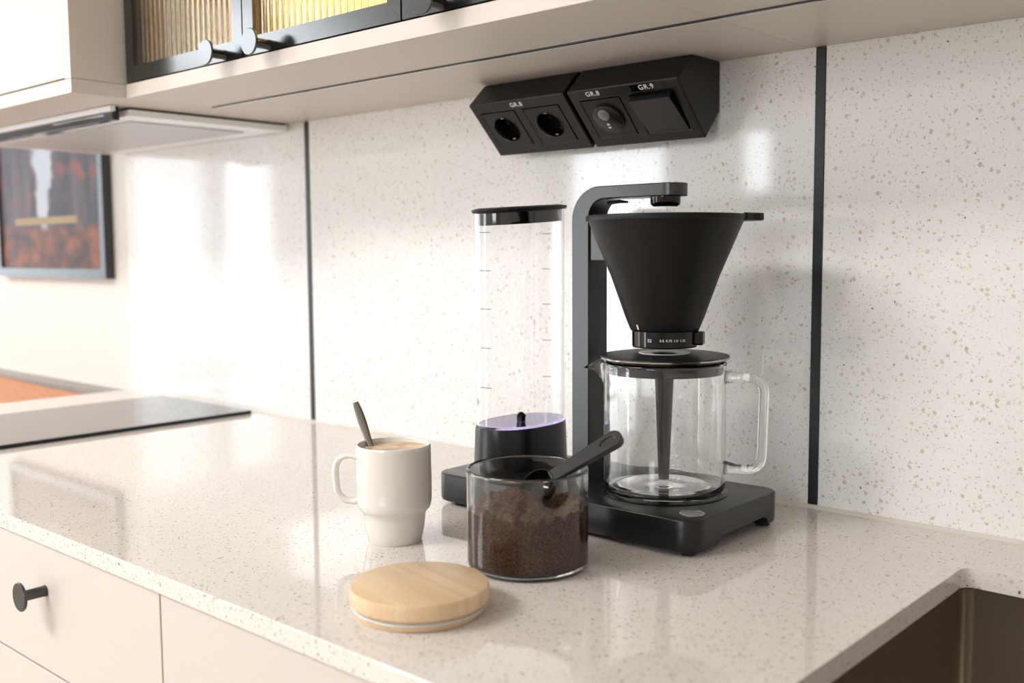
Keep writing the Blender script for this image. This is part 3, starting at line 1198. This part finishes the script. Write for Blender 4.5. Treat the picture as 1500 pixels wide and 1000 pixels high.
# hand lug at the rim pointing right
bm = bmesh.new()
lug = []
hd_ = math.radians(42)
dx_, dy_ = math.cos(hd_), math.sin(hd_)
def lp(a_, b_):
    return (JX + dx_ * a_ - dy_ * b_, JY + dy_ * a_ + dx_ * b_)
pts_ = [(.060, -.030), (.078, -.030), (.086, -.022), (.094, -.0175), (.099, -.012), (.101, 0), (.099, .012), (.094, .0175), (.086, .022), (.078, .030), (.060, .030)]
inner = [(.0790 * math.cos(t), .0790 * math.sin(t)) for t in (math.radians(22), math.radians(11), 0, math.radians(-11), math.radians(-22))]
add_prism(bm, [lp(a_, b_) for a_, b_ in pts_[1:-1]] + [lp(a_, b_) for a_, b_ in inner], 'z', Z0 + .3195, Z0 + .3272)
bevel_obj(obj('hand_lug', bm, 'black_soft', fh), .0014, 3)
# tick on the cone, facing the camera side
va = math.atan2(-1.0682 - JY, 0 - JX)      # azimuth from cone axis to the viewer side
def ring_pt(ang, r, z):
    return Vector((JX + r * math.cos(ang), JY + r * math.sin(ang), Z0 + z))
ta = va - math.radians(47)
n_ = Vector((math.cos(ta), math.sin(ta), 0))
t_ = Vector((-math.sin(ta), math.cos(ta), 0))
bm = bmesh.new()
vs = []
for (dt, z, r) in ((-.0009, .2092, .0361), (.0009, .2092, .0361), (.0009, .2142, .0381), (-.0009, .2142, .0381)):
    vs.append(ring_pt(ta, r, z) + t_ * dt)
a_ = [bm.verts.new(v - n_ * .0005) for v in vs]
b_ = [bm.verts.new(v + n_ * .0004) for v in vs]
for f in ((0, 1, 2, 3),):
    bm.faces.new([a_[i] for i in f])
    bm.faces.new([b_[i] for i in f])
for i in range(4):
    j = (i + 1) % 4
    bm.faces.new((a_[i], a_[j], b_[j], b_[i]))
obj('position_mark', bm, 'white_print', fh, label='small white position mark')
# valve ring
vr = obj('valve_ring', closed_lathe([(.0, .1895), (.0300, .1895), (.0330, .1900), (.0338, .1912), (.0340, .2072), (.0334, .2082), (.0, .2082)], JX, JY, Z0, 96), 'black_gloss', fh, smooth=True, angle=30)
la = va + math.radians(76)
bm = bmesh.new()
tn, tt = Vector((math.cos(la), math.sin(la), 0)), Vector((-math.sin(la), math.cos(la), 0))
vs = []
for w_, z_ in ((.030, .1925), (.0412, .1925), (.0412, .2068), (.030, .2068)):
    for s_ in (-1, 1):
        vs.append(bm.verts.new(Vector((JX, JY, Z0 + z_)) + tn * w_ + tt * .0065 * s_))
for f in ((0, 1, 3, 2), (2, 3, 5, 4), (4, 5, 7, 6), (6, 7, 1, 0), (0, 2, 4, 6), (1, 3, 5, 7)):
    bm.faces.new([vs[i] for i in f])
bevel_obj(obj('valve_lever', bm, 'black_gloss', vr), .0018, 3)
for s, da, size in (('Drip\nStop', -26, .0022), ('0.5', -4.5, .0034), ('0.75', 7.5, .0034), ('1.0', 19.5, .0034), ('1.25', 32, .0034)):
    ang = va + math.radians(da)
    nrm = Vector((math.cos(ang), math.sin(ang), 0))
    tg = Vector((-math.sin(ang), math.cos(ang), 0))
    m = frame_mat(ring_pt(ang, .0343, .1984), tg, (0, 0, 1))
    text('lettering', s, size, 'white_print', m, vr)

# water tank
TX, TY, TA, TB = -.7970, -.160, .0385, .0640


def sell(cx, cy, a_, b_, n=72, p=2.25):
    out = []
    for k in range(n):
        t = 2 * PI * k / n
        c_, s_ = math.cos(t), math.sin(t)
        out.append((cx + a_ * math.copysign(abs(c_) ** (2 / p), c_), cy + b_ * math.copysign(abs(s_) ** (2 / p), s_)))
    return out


tz = .0860
tbse = obj('tank_base', stack([(sell(TX, TY, TA + .003, TB + .003), Z0 + HB - .0005), (sell(TX, TY, TA + .0012, TB + .0012), Z0 + tz - .003), (sell(TX, TY, TA + .0004, TB + .0004), Z0 + tz)]), 'base_paint', cm, smooth=True)
def slope(z):
    return lambda x, y: Z0 + z + (y + .225) * .065
ti = .0022
tk = bmesh.new()
def ring(out, z):
    return [tk.verts.new((p[0], p[1], z if not callable(z) else z(p[0], p[1]))) for p in out]
R = [ring(sell(TX, TY, TA, TB), Z0 + tz + .0034), ring(sell(TX, TY, TA, TB), slope(.3320)), ring(sell(TX, TY, TA - ti, TB - ti), slope(.3320)), ring(sell(TX, TY, TA - ti, TB - ti), Z0 + tz + .0034)]
for k in range(4):
    a_, b_ = R[k], R[(k + 1) % 4]
    for i in range(len(a_)):
        j = (i + 1) % len(a_)
        tk.faces.new((a_[i], a_[j], b_[j], b_[i]))
tank = obj('water_tank', tk, 'tank', cm, smooth=True, angle=40)
fl = obj('tank_floor', stack([(sell(TX, TY, TA, TB), Z0 + tz + .0002), (sell(TX, TY, TA + .0002, TB + .0002), Z0 + tz + .0032)]), 'violet', tank, smooth=True, angle=40, label='violet tinted clear floor')
# valve on the tank floor
bm = bmesh.new()
zz = Z0 + tz + .0034
VX, VY = -.793, -.165
add_lathe(bm, [(0, 0), (.0052, 0), (.0052, .0065), (.0030, .0070), (0, .0070)], VX, VY, zz, 20, cap=False)
add_lathe(bm, [(0, 0), (.0088, 0), (.0070, .0016), (.0030, .0042), (0, .0048)], VX, VY, zz + .0060, 4, cap=False)
obj('tank_valve', bm, 'black_gloss', tank)
# lid: sloping flange + plug band seen through the tank
lid = obj('tank_lid', stack([(sell(TX, TY, TA + .0018, TB + .0018), slope(.3325)), (sell(TX, TY, TA + .0030, TB + .0030), slope(.3352)), (sell(TX, TY, TA + .0030, TB + .0030), slope(.3362)), (sell(TX, TY, TA - .004, TB - .004), slope(.3380))]), 'black_soft', cm, smooth=True, angle=40)
obj('lid_plug', stack([(sell(TX, TY, TA - ti - .0008, TB - ti - .0008), slope(.3185)), (sell(TX, TY, TA - ti - .0008, TB - ti - .0008), slope(.3324))]), 'black_gloss', lid, smooth=True, angle=40)


def wrap_tick(th0, th1, z, side=1):
    bm = bmesh.new()
    n = 10
    rows = []
    for k in range(n + 1):
        t = math.radians(th0 + (th1 - th0) * k / n)
        c_, s_ = math.cos(t), math.sin(t)
        p = Vector((TX + (TA + .0002) * math.copysign(abs(c_) ** (2 / 2.25), c_), TY + (TB + .0002) * math.copysign(abs(s_) ** (2 / 2.25), s_), 0))
        rows.append((bm.verts.new((p.x, p.y, Z0 + z - .0004)), bm.verts.new((p.x, p.y, Z0 + z + .0004))))
    for a_, b_ in zip(rows, rows[1:]):
        bm.faces.new((a_[0], b_[0], b_[1], a_[1]))
    return bm


for z in (.311, .268, .2245, .1800, .1345):
    obj('volume_mark', wrap_tick(-97, -77, z), 'grey_dark', tank)
    obj('volume_mark', wrap_tick(97, 113, z), 'grey_dark', tank)

# ================================================================== GLASS JUG
jg = thing('glass_jug', (JX, JY, Z0 + HB), 'clear glass coffee jug with flat black lid on the coffee maker', 'jug')
JR, JH0, JH1 = .0640, HB + .0020, .1735
wl = .0020
prof = [(0, .0022), (.030, .0018), (.048, .0006), (.056, 0), (.0605, .0010), (.0632, .0042), (JR, .0085), (JR, JH1 - JH0 - .003), (JR + .0006, JH1 - JH0),
        (JR - .0006, JH1 - JH0 + .0012), (JR - wl, JH1 - JH0 - .001), (JR - wl, .0100), (.0600, .0050), (.0565, .0034), (.0525, .0040), (.0490, .0058), (.0450, .0064), (.030, .0060), (.012, .0066), (.006, .0085), (0, .0090)]
bm = closed_lathe(prof, JX, JY, Z0 + JH0, 120)
# pull the spout out of the rim
SA = math.radians(205)
for v in bm.verts:
    z = v.co.z - Z0
    if z > JH1 - .028:
        dx, dy = v.co.x - JX, v.co.y - JY
        ang = math.atan2(dy, dx) - SA
        ang = (ang + PI) % (2 * PI) - PI
        if abs(ang) < .36:
            w = (0.5 + .5 * math.cos(ang / .36 * PI)) * ((z - (JH1 - .028)) / .028) ** 1.7
            r = math.hypot(dx, dy)
            v.co.x += dx / r * .019 * w
            v.co.y += dy / r * .019 * w
bmesh.ops.subdivide_edges(bm, edges=[], cuts=1)
jug = None
def jug_body():
    # rebuild with extra rings near the rim so that the spout is a smooth beak
    p2 = prof[:7] + [(JR, .0100)] + [(JR, JH1 - JH0 - .030 + .003 * k) for k in range(9)] + prof[7:10]
    p2 += [prof[10]] + [(JR - wl, JH1 - JH0 - .003 - .003 * k) for k in range(9)] + [(JR - wl, .0120)] + prof[11:]
    b2 = closed_lathe(p2, JX, JY, Z0 + JH0, 120)
    for v in b2.verts:
        z = v.co.z - Z0
        lo = JH1 - .030
        if z > lo:
            dx, dy = v.co.x - JX, v.co.y - JY
            ang = (math.atan2(dy, dx) - SA + PI) % (2 * PI) - PI
            if abs(ang) < .36:
                w = (0.5 + .5 * math.cos(ang / .36 * PI)) * ((z - lo) / (JH1 - lo)) ** 1.8
                r = math.hypot(dx, dy)
                v.co.x += dx / r * .0215 * w
                v.co.y += dy / r * .0215 * w
                v.co.z -= .0085 * w * w
    return b2
bm.free()
jug = obj('glass_body', jug_body(), 'glass', jg, smooth=True, angle=60)
# handle: bent glass rod
HA = math.radians(22)
hx, hy = math.cos(HA), math.sin(HA)
def hp(r, z):
    return (JX + hx * r, JY + hy * r, Z0 + z)
pts = [hp(.0632, .1600), hp(.075, .1602)]
R1, z1, z0h, ro_ = .1022, .1595, .0655, .014
pts += [hp(R1 - ro_ + ro_ * math.sin(math.radians(t)), z1 - ro_ + ro_ * math.cos(math.radians(t))) for t in range(0, 91, 10)]
pts += [hp(R1 - .0005, z1 - ro_ - .015), hp(R1 - .001, (z1 + z0h) / 2), hp(R1 - .0015, z0h + ro_ + .012)]
pts += [hp(R1 - .002 - ro_ + ro_ * math.cos(math.radians(t)), z0h + ro_ - ro_ * math.sin(math.radians(t))) for t in range(0, 91, 10)]
pts += [hp(.075, z0h), hp(.0632, z0h + .0005)]
rad = [.0072, .0048] + [.0050] * (len(pts) - 4) + [.0048, .0072]
obj('handle', tube(pts, rad, 20, up=(hy, -hx, 0), flat=1.25), 'handle_glass', jg, smooth=True, angle=60)
# lid
ld = obj('lid', closed_lathe([(.0128, .1772), (.0640, .1752), (.0662, .1752), (.0668, .1762), (.0664, .1776), (.0600, .1786), (.0270, .1797), (.0262, .1792), (.0240, .1786), (.0135, .1782), (.0128, .1780), (.0128, .1772)], JX, JY, Z0 + .0035, 96), 'black_soft', jg, smooth=True, angle=30)
obj('funnel_ring', closed_lathe([(.0264, .1795), (.0268, .1803), (.0255, .1805), (.0200, .1801), (.0138, .1796), (.0132, .1790), (.0140, .1786), (.0210, .1791), (.0264, .1795)], JX, JY, Z0 + .0034, 64), pbr('pale_grey_ring', (.86, .85, .83), .3), ld, smooth=True, label='pale grey ring around the pouring hole')
obj('lid_rim', closed_lathe([(.0664, .1744), (.0674, .1750), (.0676, .1762), (.0668, .1768), (.0664, .1744)], JX, JY, Z0 + .0035, 96), 'chrome', ld, smooth=True, label='thin shiny rim')
obj('lid_plug', closed_lathe([(.0605, .1788), (.0616, .1788), (.0616, .1750), (.0610, .1738), (.0610, .1640), (.0604, .1630), (.0585, .1630), (.0590, .1788), (.0605, .1788)], JX, JY, Z0, 96), 'black_gloss', ld, smooth=True, angle=30)
bm = closed_lathe([(.0130, .1805), (.0105, .1700), (.0100, .1600), (.0055, .0500), (.0045, .0500), (.0085, .1600), (.0110, .1805), (.0130, .1805)], JX, JY, Z0, 32)
obj('mixing_tube', bm, 'black_gloss', ld, smooth=True, angle=40)
bm = lathe([(.0118, .1798), (.0588, .1776), (.0588, .1784), (.0118, .1802)], JX, JY, Z0, 64, cap=False)
obj('lid_underside', bm, 'black_matte', ld, smooth=True)

# ================================================================== MUG
mx, my = -.7640, -.3925
mg = thing('coffee_mug', (mx, my, Z0), 'white ceramic mug of milky coffee, narrower at its stepped foot', 'mug')
mp_ = [(0, .0020), (.0225, .0020), (.0232, 0), (.0262, 0), (.0272, .0012), (.0296, .0120), (.0310, .0230), (.0318, .0300), (.0340, .0322), (.0366, .0352), (.0374, .0400), (.0376, .0430), (.0378, .060), (.0376, .0950), (.0376, .0965),
       (.0370, .0985), (.0358, .0985), (.0348, .0970), (.0346, .0600), (.0342, .0420), (.0300, .0340), (.0280, .0200), (.0240, .0070), (0, .0055)]
bm = closed_lathe(mp_, mx, my, Z0, 96)
for v in bm.verts:                          # drain notches in the foot
    z = v.co.z - Z0
    if z < .0015:
        ang = math.atan2(v.co.y - my, v.co.x - mx)
        for na in (math.radians(42), math.radians(-138), math.radians(-48 - 0)):
            d = abs((ang - na + PI) % (2 * PI) - PI)
            if d < .13 and na != math.radians(-48):
                v.co.z += .0028
obj('mug_body', bm, 'ceramic', mg, smooth=True, angle=50)
ha = math.radians(42 + 180 - 4)
cx_, sx_ = math.cos(ha), math.sin(ha)
def mhp(r, z):
    return (mx + cx_ * r, my + sx_ * r, Z0 + z)
R1, zt_, zb_, rc = .0595, .0865, .0400, .014
pts = [mhp(.0355, zt_ - .001), mhp(.041, zt_)]
pts += [mhp(R1 - rc + rc * math.sin(math.radians(t)), zt_ - rc + rc * math.cos(math.radians(t))) for t in range(0, 91, 15)]
pts += [mhp(R1 - .0002, (zt_ + zb_) / 2)]
pts += [mhp(R1 - .001 - rc + rc * math.cos(math.radians(t)), zb_ + rc - rc * math.sin(math.radians(t))) for t in range(0, 91, 15)]
pts += [mhp(.041, zb_), mhp(.0355, zb_ + .001)]
n_p = len(pts)
rad = [.0068, .0058] + [.0052] * (n_p - 4) + [.0058, .0068]
obj('handle', tube(pts, rad, 16, up=(sx_, -cx_, 0), flat=1.15), 'ceramic', mg, smooth=True, angle=60) if False else obj('handle', tube(pts, rad, 16, flat=.66), 'ceramic', mg, smooth=True, angle=60)
cf = obj('coffee', lathe([(0, .0000), (.0335, .0), (.0349, .0006)], mx, my, Z0 + .0935, 64, cap=False), 'crema', None, smooth=True)
cf.name = 'milky_coffee'
tag(cf, 'tan milky coffee with crema filling the white mug', 'coffee')
# teaspoon
sp = thing('teaspoon', (mx, my, Z0 + .02), 'polished steel teaspoon leaning in the coffee mug', 'spoon')
P_top, P_in = Vector((-.8170, -.3965, Z0 + .1355)), Vector((-.7915, -.3990, Z0 + .0950))
dirn = (P_in - P_top)
pts, rads, fls = [], [], []
for k in range(15):
    t = k / 14
    p = P_top + dirn * (t * 2.55)
    p.z += .0030 * math.sin(t * PI)
    p.x += -.0025 * math.sin(t * PI)
    pts.append(p)
    rads.append([.0030, .0042, .0046, .0046, .0042, .0037, .0032, .0027, .0023, .0021, .0019, .0018, .0018, .0018, .0018][k])
    fls.append(.42 if k < 8 else .7)
M['spoon_steel'] = pbr('spoon_steel', (.30, .28, .26), .09, 1.0)
obj('spoon_handle', tube(pts, rads, 14, flat=fls, up=(.6, -.5, .4)), 'spoon_steel', sp, smooth=True, angle=60)
bm = bmesh.new()
bmesh.ops.create_uvsphere(bm, u_segments=20, v_segments=10, radius=1)
bc = pts[-1] + Vector((.004, .0, -.004))
for v in bm.verts:
    v.co = Vector((v.co.x * .0115, v.co.y * .0085, (v.co.z * .0035 if v.co.z < 0 else v.co.z * .0008)))
bmesh.ops.rotate(bm, verts=bm.verts, cent=(0, 0, 0), matrix=Matrix.Rotation(.75, 3, 'Y'))
bmesh.ops.translate(bm, verts=bm.verts, vec=bc)
obj('spoon_bowl', bm, 'spoon_steel', sp, smooth=True)

# ================================================================== COFFEE JAR
jx, jy, jr = -.6075, -.3680, .0560
jar = thing('storage_jar', (jx, jy, Z0), 'straight clear glass jar of ground coffee in front of coffee maker', 'jar')
g_ = .0021
prof = [(0, .0005), (.048, .0005), (.0535, .0012), (jr - .0002, .0045), (jr, .0080), (jr, .0090), (jr, .0890), (jr, .0900), (jr - .0004, .0917), (jr - .0012, .0922), (jr - g_, .0912), (jr - g_, .0902), (jr - g_, .0110), (jr - g_, .0100), (jr - g_ - .002, .0066), (.049, .0055), (0, .0055)]
obj('glass_body', closed_lathe(prof, jx, jy, Z0, 120), 'glass', jar, smooth=True, angle=60)
# ground coffee
bm = bmesh.new()
cr_ = jr - g_ + .00005
nr, na = 46, 150
def ch(x, y):
    # height above worktop of the heap
    r = math.hypot(x, y) / cr_
    u = (x * .746 + y * .666) / cr_          # towards image right
    d = (x * .666 - y * .746) / cr_          # towards the viewer
    h = .0575 + .0150 * math.exp(-(((u + .22) / .50) ** 2 + ((d - .05) / .60) ** 2))
    h += .0045 * math.exp(-(((u - .85) / .3) ** 2)) - .010 * math.exp(-(((u - .42) / .20) ** 2 + ((d - .30) / .38) ** 2))
    h -= .006 * max(0, r - .75) * 2
    h += .0055 * r * r * noise.noise(Vector((x * 130, y * 130, 9))) + .0022 * r * noise.noise(Vector((x * 300, y * 300, 4)))
    h += .0016 * noise.noise(Vector((x * 120, y * 120, 3))) + .0010 * noise.noise(Vector((x * 420, y * 420, 7))) + .0006 * noise.noise(Vector((x * 1100, y * 1100, 1)))
    return h
top = []
for i in range(nr + 1):
    r = cr_ * i / nr
    if i == 0:
        top.append([bm.verts.new((jx, jy, Z0 + ch(0, 0)))])
    else:
        rw = []
        for k in range(na):
            x, y = r * math.cos(2 * PI * k / na), r * math.sin(2 * PI * k / na)
            rw.append(bm.verts.new((jx + x, jy + y, Z0 + ch(x, y))))
        top.append(rw)
for i in range(1, nr + 1):
    a_, b_ = top[i - 1], top[i]
    for k in range(na):
        j = (k + 1) % na
        if i == 1:
            bm.faces.new((a_[0], b_[k], b_[j]))
        else:
            bm.faces.new((a_[k], b_[k], b_[j], a_[j]))
pr = [(cr_, .0115), (cr_, .0100), (cr_ - .002, .0063), (.049, .0053)]
prev = top[-1]
for r, z in pr:
    rw = [bm.verts.new((jx + r * math.cos(2 * PI * k / na), jy + r * math.sin(2 * PI * k / na), Z0 + z)) for k in range(na)]
    for k in range(na):
        j = (k + 1) % na
        bm.faces.new((prev[k], rw[k], rw[j], prev[j]))
    prev = rw
bm.faces.new(prev)
o = obj('ground_coffee', bm, 'coffee', None, smooth=True, angle=80)
tag(o, 'heap of brown ground coffee inside the glass jar', 'coffee')
o['kind'] = 'stuff'

# scoop
sc = thing('coffee_scoop', (jx, jy, Z0 + .06), 'black plastic measuring scoop resting in the jar of ground coffee', 'scoop')
az = math.radians(45)
E1 = Vector((math.cos(az), math.sin(az), 0))
E2 = Vector((-math.sin(az), math.cos(az), 0))
tilt = math.radians(31)
D = E1 * math.cos(tilt) + Vector((0, 0, math.sin(tilt)))      # along the handle, upwards
NN = -E1 * math.sin(tilt) + Vector((0, 0, math.cos(tilt)))    # normal of the rim plane
roll = math.radians(38)
E2, NN = E2 * math.cos(roll) + NN * math.sin(roll), NN * math.cos(roll) - E2 * math.sin(roll)
S0 = Vector((jx, jy, Z0)) + E1 * .0225 + Vector((0, 0, .0840))
# handle: slab with a rounded end and a slot
L_ = .0745
half0, half1 = .0062, .0085
prof2 = [(-.002, -half0), (L_ - half1, -half1)]
for k in range(1, 12):
    t = math.radians(-90 + 180 * k / 12)
    prof2.append((L_ - half1 + half1 * math.cos(t), half1 * math.sin(t)))
prof2 += [(L_ - half1, half1), (-.002, half0)]
bm = bmesh.new()
th = .0068
def sp3(a_, b_, c_):
    return S0 + D * a_ + E2 * b_ + NN * c_
A_ = [bm.verts.new(sp3(p[0], p[1], 0)) for p in prof2]
B_ = [bm.verts.new(sp3(p[0], p[1], -th * (.75 + .5 * p[0] / L_))) for p in prof2]
n = len(prof2)
for i in range(n):
    j = (i + 1) % n
    bm.faces.new((A_[i], A_[j], B_[j], B_[i]))
bm.faces.new(A_)
bm.faces.new(B_)
hnd = obj('scoop_handle', bm, 'scoop_plastic', sc)
cb = bmesh.new()
slot = []
for k in range(20):
    t = 2 * PI * k / 20
    slot.append((L_ - .0145 + (.0078 if math.cos(t) > 0 else .0078) * math.cos(t), .0036 * math.sin(t)))
A_ = [cb.verts.new(sp3(p[0], p[1], .01)) for p in slot]
B_ = [cb.verts.new(sp3(p[0], p[1], -.0016)) for p in slot]
for i in range(20):
    j = (i + 1) % 20
    cb.faces.new((A_[i], A_[j], B_[j], B_[i]))
cb.faces.new(A_)
cb.faces.new(B_)
cut(hnd, [cb])
bevel_obj(hnd, .0008, 2, 40)
# bowl
br = .0160
bcen = S0 - D * (br - .001)
bm = bmesh.new()
prof3 = [(br, 0), (br, -.0006), (br - .0004, -.006), (br * .90, -.010), (br * .70, -.0135), (br * .35, -.0155), (0, -.0160),
         (0, -.0148), (br * .33, -.0143), (br * .66, -.0124), (br * .84, -.0094), (br - .0016, -.006), (br - .0012, 0), (br, 0)]
rings = []
for r, c_ in prof3[:-1]:
    if r < 1e-6:
        rings.append([bm.verts.new(bcen + NN * c_)])
    else:
        rings.append([bm.verts.new(bcen + D * r * math.cos(2 * PI * k / 40) + E2 * r * math.sin(2 * PI * k / 40) + NN * c_) for k in range(40)])
rings.append(rings[0])
for a_, b_ in zip(rings, rings[1:]):
    for k in range(40):
        j = (k + 1) % 40
        if len(a_) == 1 and len(b_) == 1:
            continue
        if len(a_) == 1:
            bm.faces.new((a_[0], b_[k], b_[j]))
        elif len(b_) == 1:
            bm.faces.new((a_[k], a_[j], b_[0]))
        else:
            bm.faces.new((a_[k], a_[j], b_[j], b_[k]))
obj('scoop_bowl', bm, 'black_gloss', sc, smooth=True, angle=50)

# ================================================================== BAMBOO LID
lx, ly = -.5955, -.5160
bl = thing('bamboo_lid', (lx, ly, Z0), 'round bamboo jar lid lying on the worktop in front of the jar', 'lid')
obj('disc', lathe([(0, .0095), (.0545, .0095), (.0560, .0102), (.0565, .0120), (.0566, .0205), (.0560, .0226), (.0545, .0235), (0, .0235)], lx, ly, Z0, 96, cap=False), 'bamboo', bl, smooth=True, angle=40)
obj('plug', lathe([(0, 0), (.0500, 0), (.0512, .0010), (.0514, .0094), (0, .0094)], lx, ly, Z0, 80, cap=False), 'bamboo', bl, smooth=True, angle=40)
obj('seal_ring', closed_lathe([(.0515, .0048), (.0542, .0054), (.0547, .0062), (.0542, .0070), (.0515, .0076), (.0515, .0048)], lx, ly, Z0, 96), 'silicone_clear', bl, smooth=True, label='translucent white sealing ring')
